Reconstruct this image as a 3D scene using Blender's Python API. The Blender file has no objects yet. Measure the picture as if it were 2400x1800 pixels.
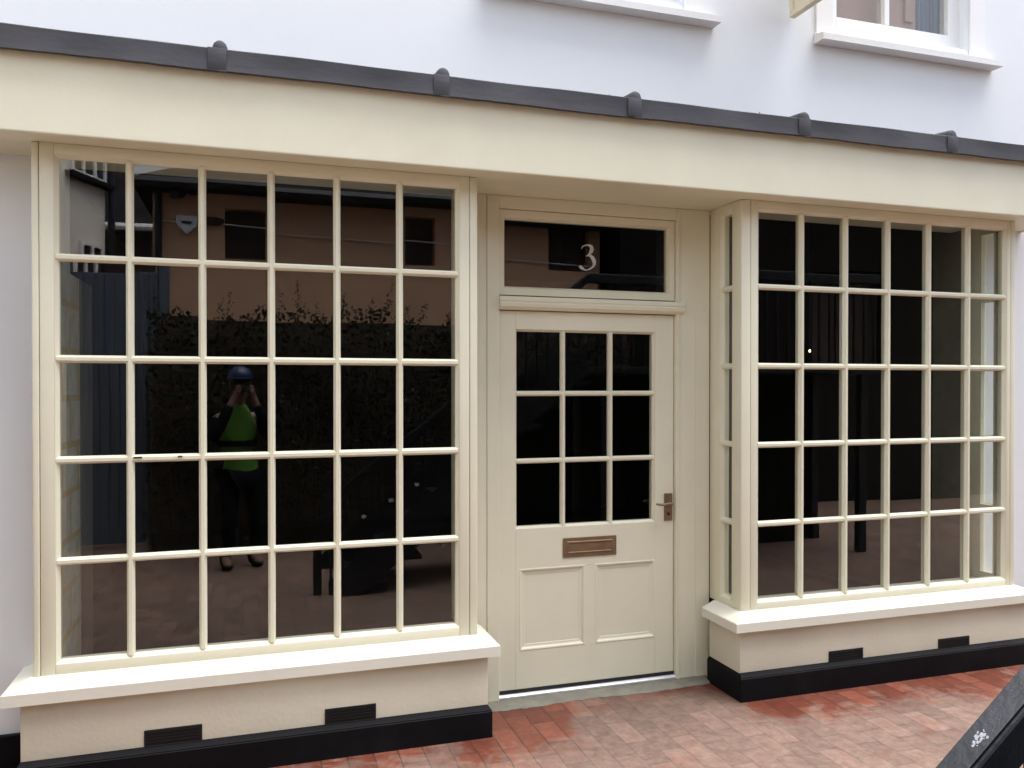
import bpy, bmesh, math, random
from mathutils import Vector, Matrix
random.seed(7)
S = bpy.context.scene
COL = S.collection
R = math.radians
GZ = 0.067                      # paving level

# ------------------------------------------------------------------ materials
def new_mat(name):
    m = bpy.data.materials.new(name); m.use_nodes = True
    nt = m.node_tree; nt.nodes.clear()
    out = nt.nodes.new('ShaderNodeOutputMaterial')
    return m, nt, out

def N(nt, typ, **kw):
    n = nt.nodes.new(typ)
    for k, v in kw.items():
        if k in n.inputs: n.inputs[k].default_value = v
        else: setattr(n, k, v)
    return n

def mat(name, col, rough=.5, var=.06, scale=6., bump=.0, bscale=60., metal=0., spec=.5, detail=5., stretch=(1, 1, 1), rvar=.08, dirt=None, dscale=1.3, damt=.35):
    """painted / mineral surface: uneven tone, uneven gloss, fine relief"""
    m, nt, out = new_mat(name)
    b = N(nt, 'ShaderNodeBsdfPrincipled')
    b.inputs['Roughness'].default_value = rough
    b.inputs['Metallic'].default_value = metal
    b.inputs['Specular IOR Level'].default_value = spec
    geo = N(nt, 'ShaderNodeNewGeometry')
    mp = N(nt, 'ShaderNodeMapping'); mp.inputs['Scale'].default_value = stretch
    nt.links.new(geo.outputs['Position'], mp.inputs['Vector'])
    n1 = N(nt, 'ShaderNodeTexNoise', Scale=scale, Detail=detail, Roughness=.6)
    nt.links.new(mp.outputs[0], n1.inputs['Vector'])
    r = N(nt, 'ShaderNodeValToRGB')
    c = Vector(col[:3])
    r.color_ramp.elements[0].position = .3; r.color_ramp.elements[1].position = .7
    r.color_ramp.elements[0].color = (*(c * (1 - var)), 1)
    r.color_ramp.elements[1].color = (*[min(1, x) for x in c * (1 + var)], 1)
    nt.links.new(n1.outputs['Fac'], r.inputs['Fac'])
    last = r.outputs['Color']
    if dirt:
        n2 = N(nt, 'ShaderNodeTexNoise', Scale=dscale, Detail=8., Roughness=.65)
        nt.links.new(mp.outputs[0], n2.inputs['Vector'])
        r2 = N(nt, 'ShaderNodeValToRGB')
        r2.color_ramp.elements[0].position = .52; r2.color_ramp.elements[1].position = .78
        r2.color_ramp.elements[0].color = (0, 0, 0, 1); r2.color_ramp.elements[1].color = (damt, damt, damt, 1)
        nt.links.new(n2.outputs['Fac'], r2.inputs['Fac'])
        mx = N(nt, 'ShaderNodeMixRGB'); mx.inputs['Color2'].default_value = (*dirt, 1)
        nt.links.new(r2.outputs['Color'], mx.inputs['Fac']); nt.links.new(last, mx.inputs['Color1'])
        last = mx.outputs['Color']
    nt.links.new(last, b.inputs['Base Color'])
    mr = N(nt, 'ShaderNodeMapRange')
    mr.inputs['To Min'].default_value = max(.02, rough - rvar); mr.inputs['To Max'].default_value = min(1, rough + rvar)
    nt.links.new(n1.outputs['Fac'], mr.inputs['Value']); nt.links.new(mr.outputs[0], b.inputs['Roughness'])
    if bump:
        n3 = N(nt, 'ShaderNodeTexNoise', Scale=bscale, Detail=6., Roughness=.6)
        nt.links.new(mp.outputs[0], n3.inputs['Vector'])
        bp = N(nt, 'ShaderNodeBump', Strength=bump, Distance=.004)
        nt.links.new(n3.outputs['Fac'], bp.inputs['Height']); nt.links.new(bp.outputs[0], b.inputs['Normal'])
    nt.links.new(b.outputs[0], out.inputs['Surface'])
    return m

def glass_mat(name, tint=(.90, .93, .91), surfaces=2.25, wave=.0):
    """thin window sheet: Fresnel mirror from all its faces over clear transmission"""
    m, nt, out = new_mat(name)
    k = float(surfaces)                              # k faces: k R / (1 + (k-1) R), the same from either side
    geo = N(nt, 'ShaderNodeNewGeometry')
    dt = N(nt, 'ShaderNodeVectorMath', operation='DOT_PRODUCT')
    nt.links.new(geo.outputs['Normal'], dt.inputs[0]); nt.links.new(geo.outputs['Incoming'], dt.inputs[1])
    def mth(op, a, b):
        n = N(nt, 'ShaderNodeMath', operation=op)
        for i_, v in enumerate((a, b)):
            if v is None: continue
            if isinstance(v, float): n.inputs[i_].default_value = v
            else: nt.links.new(v, n.inputs[i_])
        return n.outputs[0]
    fr = mth('ADD', mth('MULTIPLY', mth('POWER', mth('SUBTRACT', 1., mth('ABSOLUTE', dt.outputs['Value'], None)), 5.), .957), .043)
    qo = mth('DIVIDE', mth('MULTIPLY', fr, k), mth('ADD', mth('MULTIPLY', fr, k - 1), 1.))
    tr = N(nt, 'ShaderNodeBsdfTransparent'); tr.inputs['Color'].default_value = (*tint, 1)
    gl = N(nt, 'ShaderNodeBsdfGlossy', Roughness=.0); gl.inputs['Color'].default_value = (1, 1, 1, 1)
    nz = N(nt, 'ShaderNodeTexNoise', Scale=2.2, Detail=1.)
    nt.links.new(geo.outputs['Position'], nz.inputs['Vector'])
    bp = N(nt, 'ShaderNodeBump', Strength=.05 if not wave else wave, Distance=.004)
    nt.links.new(nz.outputs['Fac'], bp.inputs['Height']); nt.links.new(bp.outputs[0], gl.inputs['Normal'])
    mx = N(nt, 'ShaderNodeMixShader')
    nt.links.new(qo, mx.inputs[0]); nt.links.new(tr.outputs[0], mx.inputs[1]); nt.links.new(gl.outputs[0], mx.inputs[2])
    nt.links.new(mx.outputs[0], out.inputs['Surface'])
    return m

def paving_mat():
    """hand-made red pavers laid end to end away from the shop, half lost under a pale lime bloom"""
    m, nt, out = new_mat('brick_paving')
    L = nt.links.new
    b = N(nt, 'ShaderNodeBsdfPrincipled'); b.inputs['Specular IOR Level'].default_value = .35
    geo = N(nt, 'ShaderNodeNewGeometry')
    sep = N(nt, 'ShaderNodeSeparateXYZ'); L(geo.outputs['Position'], sep.inputs[0])
    wob = N(nt, 'ShaderNodeTexNoise', Scale=5., Detail=2.); L(geo.outputs['Position'], wob.inputs['Vector'])
    ws = N(nt, 'ShaderNodeVectorMath', operation='SCALE'); ws.inputs['Scale'].default_value = .022
    wsub = N(nt, 'ShaderNodeVectorMath', operation='SUBTRACT'); wsub.inputs[1].default_value = (.5, .5, .5)
    L(wob.outputs['Color'], wsub.inputs[0]); L(wsub.outputs[0], ws.inputs[0])
    cmb = N(nt, 'ShaderNodeCombineXYZ'); L(sep.outputs['Y'], cmb.inputs['X']); L(sep.outputs['X'], cmb.inputs['Y'])
    add = N(nt, 'ShaderNodeVectorMath', operation='ADD'); L(cmb.outputs[0], add.inputs[0]); L(ws.outputs[0], add.inputs[1])
    br = N(nt, 'ShaderNodeTexBrick')
    br.offset = .5
    br.inputs['Scale'].default_value = 1.; br.inputs['Brick Width'].default_value = .215; br.inputs['Row Height'].default_value = .108
    br.inputs['Mortar Size'].default_value = .004; br.inputs['Mortar Smooth'].default_value = .35; br.inputs['Bias'].default_value = 0.
    br.inputs['Color1'].default_value = (.15, .040, .024, 1); br.inputs['Color2'].default_value = (.21, .068, .042, 1)
    br.inputs['Mortar'].default_value = (.085, .04, .03, 1)
    L(add.outputs[0], br.inputs['Vector'])
    # per-brick and blotchy tone
    n1 = N(nt, 'ShaderNodeTexNoise', Scale=16., Detail=8., Roughness=.7); L(geo.outputs['Position'], n1.inputs['Vector'])
    hs = N(nt, 'ShaderNodeHueSaturation'); mrv = N(nt, 'ShaderNodeMapRange')
    mrv.inputs['From Min'].default_value = .25; mrv.inputs['From Max'].default_value = .75
    mrv.inputs['To Min'].default_value = .72; mrv.inputs['To Max'].default_value = 1.2
    L(n1.outputs['Fac'], mrv.inputs['Value']); L(mrv.outputs[0], hs.inputs['Value']); L(br.outputs['Color'], hs.inputs['Color'])
    # lime bloom: thick in the middle of the yard, thin in the damp strip along the shopfront
    n2 = N(nt, 'ShaderNodeTexNoise', Scale=2.1, Detail=9., Roughness=.68); L(geo.outputs['Position'], n2.inputs['Vector'])
    n2b = N(nt, 'ShaderNodeTexNoise', Scale=9., Detail=6., Roughness=.7); L(geo.outputs['Position'], n2b.inputs['Vector'])
    # distance in front of the bay plinths (y < -.08) or, between the bays, of the step
    dist = N(nt, 'ShaderNodeMath', operation='MULTIPLY'); dist.inputs[1].default_value = -1.
    L(sep.outputs['Y'], dist.inputs[0])
    # between the bays the damp line lies further in
    x1 = N(nt, 'ShaderNodeMath', operation='SUBTRACT'); x1.inputs[1].default_value = 1.84; L(sep.outputs['X'], x1.inputs[0])
    xa = N(nt, 'ShaderNodeMath', operation='ABSOLUTE'); L(x1.outputs[0], xa.inputs[0])
    xin = N(nt, 'ShaderNodeMapRange'); xin.inputs['From Min'].default_value = .34; xin.inputs['From Max'].default_value = .56
    xin.inputs['To Min'].default_value = .50; xin.inputs['To Max'].default_value = 0.; xin.interpolation_type = 'SMOOTHSTEP'
    L(xa.outputs[0], xin.inputs['Value'])
    dd = N(nt, 'ShaderNodeMath', operation='ADD'); L(dist.outputs[0], dd.inputs[0]); L(xin.outputs[0], dd.inputs[1])
    fac = N(nt, 'ShaderNodeMapRange'); fac.inputs['From Min'].default_value = .03; fac.inputs['From Max'].default_value = .58
    fac.inputs['To Min'].default_value = -.66; fac.inputs['To Max'].default_value = .16
    L(dd.outputs[0], fac.inputs['Value'])
    s1 = N(nt, 'ShaderNodeMath', operation='MULTIPLY_ADD'); s1.inputs[1].default_value = 2.0; L(n2.outputs['Fac'], s1.inputs[0]); L(fac.outputs[0], s1.inputs[2])
    s2 = N(nt, 'ShaderNodeMath', operation='MULTIPLY_ADD'); s2.inputs[1].default_value = 1.0; L(n2b.outputs['Fac'], s2.inputs[0]); L(s1.outputs[0], s2.inputs[2])
    rp = N(nt, 'ShaderNodeValToRGB'); e = rp.color_ramp.elements
    e[0].position = .0; e[0].color = (0, 0, 0, 1); e[1].position = 1.; e[1].color = (.86, .86, .86, 1)
    em = rp.color_ramp.elements.new(.30); em.color = (.48, .48, .48, 1)
    nrm = N(nt, 'ShaderNodeMapRange'); nrm.inputs['From Min'].default_value = 1.10; nrm.inputs['From Max'].default_value = 1.55
    L(s2.outputs[0], nrm.inputs['Value']); L(nrm.outputs[0], rp.inputs['Fac'])
    # bloom stays off the joints a little
    mj = N(nt, 'ShaderNodeMath', operation='MULTIPLY'); inv = N(nt, 'ShaderNodeMapRange')
    inv.inputs['To Min'].default_value = 1.; inv.inputs['To Max'].default_value = .88
    L(br.outputs['Fac'], inv.inputs['Value']); L(rp.outputs['Color'], mj.inputs[0]); L(inv.outputs[0], mj.inputs[1])
    pale = N(nt, 'ShaderNodeValToRGB'); pale.color_ramp.elements[0].color = (.142, .112, .090, 1); pale.color_ramp.elements[1].color = (.245, .215, .178, 1)
    pale.color_ramp.elements[0].position = .3; pale.color_ramp.elements[1].position = .7
    L(n1.outputs['Fac'], pale.inputs['Fac'])
    # individual bricks differ through the bloom too
    mxp = N(nt, 'ShaderNodeMixRGB'); mxp.inputs['Fac'].default_value = .28; L(pale.outputs['Color'], mxp.inputs['Color1']); L(hs.outputs['Color'], mxp.inputs['Color2'])
    mx = N(nt, 'ShaderNodeMixRGB'); L(mj.outputs[0], mx.inputs['Fac']); L(hs.outputs['Color'], mx.inputs['Color1']); L(mxp.outputs['Color'], mx.inputs['Color2'])
    b2 = N(nt, 'ShaderNodeTexBrick'); b2.offset = .5
    for k_, v_ in (('Scale', 1.), ('Brick Width', .215), ('Row Height', .108), ('Mortar Size', .003), ('Mortar Smooth', .6)): b2.inputs[k_].default_value = v_
    b2.inputs['Color1'].default_value = (.76, .74, .73, 1); b2.inputs['Color2'].default_value = (1.12, 1.12, 1.12, 1); b2.inputs['Mortar'].default_value = (.80, .78, .77, 1)
    L(add.outputs[0], b2.inputs['Vector'])
    mul = N(nt, 'ShaderNodeMixRGB', blend_type='MULTIPLY'); mul.inputs['Fac'].default_value = .62
    L(mx.outputs['Color'], mul.inputs['Color1']); L(b2.outputs['Color'], mul.inputs['Color2'])
    n4 = N(nt, 'ShaderNodeTexNoise', Scale=34., Detail=9., Roughness=.75); L(geo.outputs['Position'], n4.inputs['Vector'])
    m4 = N(nt, 'ShaderNodeMapRange'); m4.inputs['From Min'].default_value = .3; m4.inputs['From Max'].default_value = .7; m4.inputs['To Min'].default_value = .78; m4.inputs['To Max'].default_value = 1.16
    L(n4.outputs['Fac'], m4.inputs['Value'])
    mu2 = N(nt, 'ShaderNodeMixRGB', blend_type='MULTIPLY'); mu2.inputs['Fac'].default_value = 1.
    L(mul.outputs['Color'], mu2.inputs['Color1']); L(m4.outputs[0], mu2.inputs['Color2'])
    L(mu2.outputs['Color'], b.inputs['Base Color'])
    rr = N(nt, 'ShaderNodeMapRange'); rr.inputs['To Min'].default_value = .42; rr.inputs['To Max'].default_value = .8
    L(rp.outputs['Color'], rr.inputs['Value']); L(rr.outputs[0], b.inputs['Roughness'])
    hgt = N(nt, 'ShaderNodeMath', operation='MULTIPLY_ADD'); hgt.inputs[1].default_value = -1.0; L(br.outputs['Fac'], hgt.inputs[0]); L(n1.outputs['Fac'], hgt.inputs[2])
    bp = N(nt, 'ShaderNodeBump', Strength=.5, Distance=.004); L(hgt.outputs[0], bp.inputs['Height']); L(bp.outputs[0], b.inputs['Normal'])
    L(b.outputs[0], out.inputs['Surface'])
    return m

def brick_mat(name, c1, c2, mortar, w=.23, h=.075, rough=.85, axis='XZ', ms=.01, warp=0.):
    m, nt, out = new_mat(name); L = nt.links.new
    b = N(nt, 'ShaderNodeBsdfPrincipled', Roughness=rough)
    geo = N(nt, 'ShaderNodeNewGeometry'); sep = N(nt, 'ShaderNodeSeparateXYZ'); L(geo.outputs['Position'], sep.inputs[0])
    cmb = N(nt, 'ShaderNodeCombineXYZ'); L(sep.outputs[axis[0]], cmb.inputs['X']); L(sep.outputs[axis[1]], cmb.inputs['Y'])
    wob = N(nt, 'ShaderNodeTexNoise', Scale=4., Detail=3.); L(geo.outputs['Position'], wob.inputs['Vector'])
    ws = N(nt, 'ShaderNodeVectorMath', operation='SCALE'); ws.inputs['Scale'].default_value = warp
    L(wob.outputs['Color'], ws.inputs[0])
    add = N(nt, 'ShaderNodeVectorMath', operation='ADD'); L(cmb.outputs[0], add.inputs[0]); L(ws.outputs[0], add.inputs[1])
    br = N(nt, 'ShaderNodeTexBrick'); br.inputs['Scale'].default_value = 1.
    br.inputs['Brick Width'].default_value = w; br.inputs['Row Height'].default_value = h; br.inputs['Mortar Size'].default_value = ms
    br.inputs['Color1'].default_value = (*c1, 1); br.inputs['Color2'].default_value = (*c2, 1); br.inputs['Mortar'].default_value = (*mortar, 1)
    L(add.outputs[0], br.inputs['Vector'])
    n = N(nt, 'ShaderNodeTexNoise', Scale=14., Detail=8., Roughness=.7); L(geo.outputs['Position'], n.inputs['Vector'])
    hs = N(nt, 'ShaderNodeHueSaturation'); mr = N(nt, 'ShaderNodeMapRange'); mr.inputs['To Min'].default_value = .55; mr.inputs['To Max'].default_value = 1.4
    L(n.outputs['Fac'], mr.inputs['Value']); L(mr.outputs[0], hs.inputs['Value']); L(br.outputs['Color'], hs.inputs['Color'])
    L(hs.outputs['Color'], b.inputs['Base Color'])
    bp = N(nt, 'ShaderNodeBump', Strength=.6, Distance=.006); iv = N(nt, 'ShaderNodeMath', operation='SUBTRACT'); iv.inputs[0].default_value = 1.
    L(br.outputs['Fac'], iv.inputs[1]); L(iv.outputs[0], bp.inputs['Height']); L(bp.outputs[0], b.inputs['Normal'])
    L(b.outputs[0], out.inputs['Surface'])
    return m

CREAM = (.765, .735, .57)
M = dict(
    cream=mat('cream_gloss_paint', CREAM, .42, .03, 2.2, .10, 90, dirt=(.52, .47, .36), dscale=2.1, damt=.16),
    cream_sill=mat('cream_sill_paint', (.735, .72, .62), .5, .03, 3., .10, 70, dirt=(.45, .41, .33), dscale=3., damt=.2),
    riser=mat('cream_masonry_paint', (.64, .60, .475), .82, .035, 3., .35, 55, dirt=(.46, .37, .29), dscale=2.4, damt=.3),
    render=mat('white_rendered_wall', (.78, .805, .83), .9, .014, 1.6, .08, 45, dirt=(.66, .675, .72), dscale=.9, damt=.22),
    white=mat('white_window_paint', (.80, .80, .79), .45, .02, 4., .05, 60),
    sillw=mat('white_sill_paint', (.78, .78, .77), .6, .03, 4., .15, 60, dirt=(.55, .55, .54), dscale=3., damt=.3),
    black=mat('black_plinth_paint', (.0045, .0045, .006), .6, .25, 5., .35, 40, spec=.12, dirt=(.022, .022, .025), dscale=3.2, damt=.35),
    vent=mat('black_vent', (.009, .009, .010), .45, spec=.3, var=.2, scale=9., bump=.3),
    lead=mat('weathered_lead', (.058, .058, .066), .65, .16, 5., .45, 20, metal=0., spec=.3, dirt=(.115, .11, .115), dscale=2.2, damt=.42, stretch=(.6, 1, 1.8)),
    brass=mat('brown_brass', (.235, .15, .085), .5, .12, 18., .08, 60, metal=.45),
    lever=mat('bronze_lever', (.26, .20, .14), .3, .1, 20., 0, metal=.8),
    alu=mat('aluminium_strip', (.74, .75, .78), .38, .06, 20., .05, 90, metal=.55),
    rubber=mat('dark_seal', (.012, .012, .014), .6, .1),
    concrete=mat('worn_concrete', (.195, .185, .148), .9, .16, 9., .6, 70, dirt=(.085, .082, .06), dscale=5., damt=.85),
    silver=mat('silver_numeral', (.50, .50, .50), .35, .15, 30., 0, metal=.3),
    stone=brick_mat('rough_stone_pier', (.62, .60, .51), (.68, .64, .53), (.62, .49, .27), w=.34, h=.2, ms=.014, axis='YZ', warp=.012),
    shade_wall_stone=brick_mat('shade_wall_stone', (.16, .15, .125), (.21, .19, .15), (.24, .19, .11), w=.34, h=.2, ms=.014, axis='YZ', warp=.012),
    plaster=mat('grey_plaster', (.155, .145, .115), .9, .25, 3., .3, 30, dirt=(.09, .085, .065), dscale=2., damt=.6),
    inner=mat('inner_lining', (.34, .32, .265), .7, .08, 3.),
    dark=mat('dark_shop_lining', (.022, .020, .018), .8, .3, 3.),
    floor=mat('dark_floor', (.045, .033, .026), .7, .3, 4.),
    rail=mat('black_painted_steel', (.008, .010, .014), .42, .3, 16., .3, 80, spec=.4, dirt=(.030, .036, .048), dscale=7., damt=.4),
    splash=mat('white_splash', (.22, .23, .25), .9, .1, 40.),
    tan=mat('tan_render', (.66, .40, .25), .9, .06, 2., .2, 40, dirt=(.36, .22, .15), dscale=.9, damt=.4),
    slate=mat('dark_slate', (.020, .019, .021), .95, spec=0., var=.35, scale=6.),
    timber=mat('dark_brown_boarding', (.045, .026, .018), .6, .3, 8.),
    boards=mat('dark_stained_cladding', (.010, .008, .007), .8, .4, 5., stretch=(6, 6, .6), spec=.1),
    brick=brick_mat('dark_brick', (.05, .028, .022), (.07, .04, .03), (.06, .054, .048)),
    pale=mat('pale_render', (.80, .775, .69), .9, .04, 1.4, .2, 30),
    gate=mat('blue_grey_gate', (.075, .095, .125), .6, .2, 4., stretch=(5, 5, .4)),
    leaf=mat('dark_ivy_leaf', (.010, .016, .006), .6, .5, 9., spec=.15),
    leaf2=mat('mid_ivy_leaf', (.018, .027, .010), .6, .4, 9., spec=.2),
    stem=mat('hedge_stem', (.05, .035, .022), .9, .3, 9.),
    signm=mat('cream_sign_board', (.70, .62, .44), .5, .05, 4.),
    curtain=mat('grey_blue_curtain', (.16, .175, .21), .9, .15, 6., stretch=(8, 8, .4)),
    cupboard=mat('brown_cupboard', (.36, .215, .15), .6, .08, 3.),
    skin=mat('skin', (.20, .12, .09), .55, .06, 20.),
    hivis=mat('hi_vis_cloth', (.085, .22, .022), .75, .12, 9., .3, 25),
    navy=mat('navy_cloth', (.007, .008, .012), .95, .3, 9., .3, 25, spec=.05),
    helmet=mat('blue_helmet', (.007, .02, .085), .45, .05),
    boot=mat('black_boot', (.008, .008, .007), .9, .2, spec=.05),
    tape=mat('reflective_tape', (.62, .63, .64), .4, .05),
    camera=mat('black_camera_body', (.018, .018, .019), .45, .2),
    hair=mat('dark_hair', (.02, .014, .01), .6, .3),
    alarm=mat('white_plastic', (.80, .80, .82), .4, .05),
    refl_spot=mat('reflection_spot', (.10, .10, .105), .9, .3, 60.),
    glass=glass_mat('shop_glass'),
    glass_up=glass_mat('sealed_unit_glass', (.90, .92, .91), 2),
    paving=paving_mat(),
)
def bulb_mat():
    m, nt, out = new_mat('lit_bulb')
    e = N(nt, 'ShaderNodeEmission', Strength=3.); e.inputs['Color'].default_value = (1, .62, .34, 1)
    nt.links.new(e.outputs[0], out.inputs['Surface']); return m
M['bulb'] = bulb_mat()

# ------------------------------------------------------------------ mesh building
class G:
    def __init__(s): s.b = bmesh.new()
    def box(s, x0, x1, y0, y1, z0, z1, bev=0., seg=2, mi=0):
        ret = bmesh.ops.create_cube(s.b, size=1.)
        vs = ret['verts']
        for v in vs: v.co = Vector((x0 + (v.co.x + .5) * (x1 - x0), y0 + (v.co.y + .5) * (y1 - y0), z0 + (v.co.z + .5) * (z1 - z0)))
        es = list({e for v in vs for e in v.link_edges})
        fs = list({f for v in vs for f in v.link_faces})
        for f in fs: f.material_index = mi
        if bev: bmesh.ops.bevel(s.b, geom=es, offset=bev, segments=seg, profile=.5, affect='EDGES')
        return s
    def hexa(s, p):                       # 8 corners: bottom ring 0-3, top ring 4-7
        v = [s.b.verts.new(q) for q in p]
        for f in ((3, 2, 1, 0), (4, 5, 6, 7), (0, 1, 5, 4), (1, 2, 6, 5), (2, 3, 7, 6), (3, 0, 4, 7)): s.b.faces.new([v[i] for i in f])
        return s
    def prism(s, poly, fn, a, b, caps=True):  # poly of 2-D points, fn(u, v, t) -> 3-D
        A = [s.b.verts.new(fn(u, v, a)) for u, v in poly]; B = [s.b.verts.new(fn(u, v, b)) for u, v in poly]
        n = len(poly)
        for i in range(n): s.b.faces.new((A[i], A[(i + 1) % n], B[(i + 1) % n], B[i]))
        if caps: s.b.faces.new(A[::-1]); s.b.faces.new(B)
        return s
    def tube(s, pts, r, n=10, caps=True):
        pts = [Vector(p) for p in pts]; rs = r if isinstance(r, (list, tuple)) else [r] * len(pts); rings = []
        for i, p in enumerate(pts):
            d = (pts[min(i + 1, len(pts) - 1)] - pts[max(i - 1, 0)]).normalized()
            a = d.cross(Vector((0, 0, 1)));
            if a.length < 1e-3: a = Vector((1, 0, 0))
            a.normalize(); c = d.cross(a)
            rings.append([s.b.verts.new(p + (a * math.cos(t) + c * math.sin(t)) * rs[i]) for t in [2 * math.pi * k / n for k in range(n)]])
        for A, B in zip(rings, rings[1:]):
            for k in range(n): s.b.faces.new((A[k], A[(k + 1) % n], B[(k + 1) % n], B[k]))
        if caps: s.b.faces.new(rings[0][::-1]); s.b.faces.new(rings[-1])
        return s
    def ell(s, c, rx, ry, rz, seg=16, rings=10, zmin=None):
        ret = bmesh.ops.create_uvsphere(s.b, u_segments=seg, v_segments=rings, radius=1.)
        for v in ret['verts']:
            v.co = Vector((c[0] + v.co.x * rx, c[1] + v.co.y * ry, c[2] + v.co.z * rz))
            if zmin is not None and v.co.z < zmin: v.co.z = zmin
        return s
    def quad(s, *p): s.b.faces.new([s.b.verts.new(q) for q in p]); return s

OFF = {}
def link(name, data, parent=None):
    o = bpy.data.objects.new(name, data); COL.objects.link(o)
    if parent is not None:
        o.parent = parent
        o.matrix_parent_inverse = Matrix.Translation(-Vector(OFF.get(parent.name, (0, 0, 0))))
    return o
def build(g, name, material, parent=None, smooth=None, label=None):
    bmesh.ops.recalc_face_normals(g.b, faces=g.b.faces[:])
    me = bpy.data.meshes.new(name); g.b.to_mesh(me); g.b.free()
    for m in (material if isinstance(material, (list, tuple)) else [material]): me.materials.append(m)
    if smooth is not None:
        for p in me.polygons: p.use_smooth = True
        try: me.set_sharp_from_angle(angle=R(smooth))
        except Exception: pass
    o = link(name, me, parent)
    if label: o['label'] = label
    return o
def empty(name, loc, label, cat, group=None):
    o = bpy.data.objects.new(name, None); COL.objects.link(o); o.location = loc; o.empty_display_size = .1
    OFF[o.name] = loc; o['label'] = label; o['category'] = cat
    if group: o['group'] = group
    return o
def tag(o, label, cat, group=None):
    o['label'] = label; o['category'] = cat
    if group: o['group'] = group
    return o
def dup(o, dx, parent=None):
    c = o.copy(); COL.objects.link(c); c.parent = parent or o.parent
    c.matrix_parent_inverse = o.matrix_parent_inverse.copy()
    c.location = o.location + Vector(dx)
    for ch in list(o.children): dup2(ch, c)
    return c
def dup2(o, parent):
    c = o.copy(); COL.objects.link(c); c.parent = parent; c.matrix_parent_inverse = o.matrix_parent_inverse.copy()
    for ch in list(o.children): dup2(ch, c)

# ------------------------------------------------------------------ ground
g = G(); g.quad((-150, -150, GZ), (150, -150, GZ), (150, 150, GZ), (-150, 150, GZ))
gr = build(g, 'brick_pavement', M['paving']); gr['kind'] = 'structure'

# ------------------------------------------------------------------ the shop building
B = empty('shop_building', (1.6, .24, GZ), 'white rendered building with a cream shopfront of two bay windows and a half glazed door', 'building')
WY0, WY1 = .24, .53                              # faces of the front wall
SX0, SX1 = -.835, 4.09                           # shopfront opening

def wall_holes(g, x0, x1, z0, z1, holes, y0, y1):
    xs = sorted({x0, x1, *[h[0] for h in holes], *[h[1] for h in holes]}); zs = sorted({z0, z1, *[h[2] for h in holes], *[h[3] for h in holes]})
    inside = lambda x, z: any(h[0] < x < h[1] and h[2] < z < h[3] for h in holes)
    V = {}
    def v(x, y, z):
        k = (round(x, 4), round(y, 4), round(z, 4))
        if k not in V: V[k] = g.b.verts.new(k)
        return V[k]
    solid = lambda i, j: 0 <= i < len(xs) - 1 and 0 <= j < len(zs) - 1 and not inside((xs[i] + xs[i + 1]) / 2, (zs[j] + zs[j + 1]) / 2)
    for i in range(len(xs) - 1):
        for j in range(len(zs) - 1):
            if not solid(i, j): continue
            a, b, c, d = xs[i], xs[i + 1], zs[j], zs[j + 1]
            g.b.faces.new((v(a, y0, c), v(b, y0, c), v(b, y0, d), v(a, y0, d)))
            g.b.faces.new((v(a, y1, d), v(b, y1, d), v(b, y1, c), v(a, y1, c)))
            if not solid(i - 1, j): g.b.faces.new((v(a, y0, c), v(a, y0, d), v(a, y1, d), v(a, y1, c)))
            if not solid(i + 1, j): g.b.faces.new((v(b, y0, d), v(b, y0, c), v(b, y1, c), v(b, y1, d)))
            if not solid(i, j - 1): g.b.faces.new((v(a, y0, c), v(a, y1, c), v(b, y1, c), v(b, y0, c)))
            if not solid(i, j + 1): g.b.faces.new((v(a, y0, d), v(b, y0, d), v(b, y1, d), v(a, y1, d)))

UPW = [(3.055, 4.035, 3.66, 5.0), (1.13, 2.11, 3.66, 5.0)]
g = G(); wall_holes(g, -4.5, 9.5, -.2, 6.2, [(SX0, SX1, -.2, 2.72)] + UPW, WY0, WY1)
build(g, 'wall', M['render'], B)
# other walls, ceiling, floor and flat roof: the dark room behind the glass
g = G(); g.box(-4.5, -4.2, WY1, 9.8, -.2, 6.2); g.box(9.2, 9.5, WY1, 9.8, -.2, 6.2); g.box(-4.2, 9.2, 9.5, 9.8, -.2, 6.2)
build(g, 'side_wall', M['render'], B)
g = G(); g.box(-4.6, 9.6, .20, 9.9, 6.2, 6.2+.2); build(g, 'roof', M['slate'], B)
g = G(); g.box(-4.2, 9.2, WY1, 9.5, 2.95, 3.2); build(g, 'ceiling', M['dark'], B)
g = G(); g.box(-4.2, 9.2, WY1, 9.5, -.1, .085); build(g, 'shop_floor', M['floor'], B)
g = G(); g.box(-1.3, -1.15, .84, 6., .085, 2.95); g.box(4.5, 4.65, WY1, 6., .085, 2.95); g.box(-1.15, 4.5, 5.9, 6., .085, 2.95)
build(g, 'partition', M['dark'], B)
# unplastered stone jamb on the left, plastered jamb on the right
g = G(); g.box(-.834, -.800, .035, .54, GZ, 2.13); build(g, 'stone_pier', M['stone'], B)
g = G(); g.box(-1.14, -.797, .545, .835, .085, 2.13); build(g, 'plaster_return', M['plaster'], B)
g = G(); g.box(4.072, 4.089, .31, .535, GZ, 2.70); build(g, 'plaster_jamb', M['plaster'], B)
# black plinth on the plain wall either side
for a, b, c in ((-4.5, -.905, .214), (4.19, 9.5, .2)):
    g = G(); g.box(a, b, .212, .2395, GZ, c, .004); build(g, 'wall_plinth', M['black'], B)

# fascia and soffit
FY, SOF = -.152, 2.591
g = G(); g.box(-1.22, 4.46, FY, FY + .03, SOF - .004, 2.955, .007, 3); g.box(-1.22, -1.19, FY + .0305, .2395, SOF, 2.95); g.box(4.43, 4.46, FY + .0305, .2395, SOF, 2.95)
build(g, 'fascia', M['cream'], B)
g = G(); g.box(-1.189, 4.429, FY + .031, .2395, SOF + .006, SOF + .024); g.box(SX0 + .001, SX1 - .001, .2405, .40, SOF + .006, SOF + .024)
build(g, 'soffit', M['cream'], B)

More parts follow.
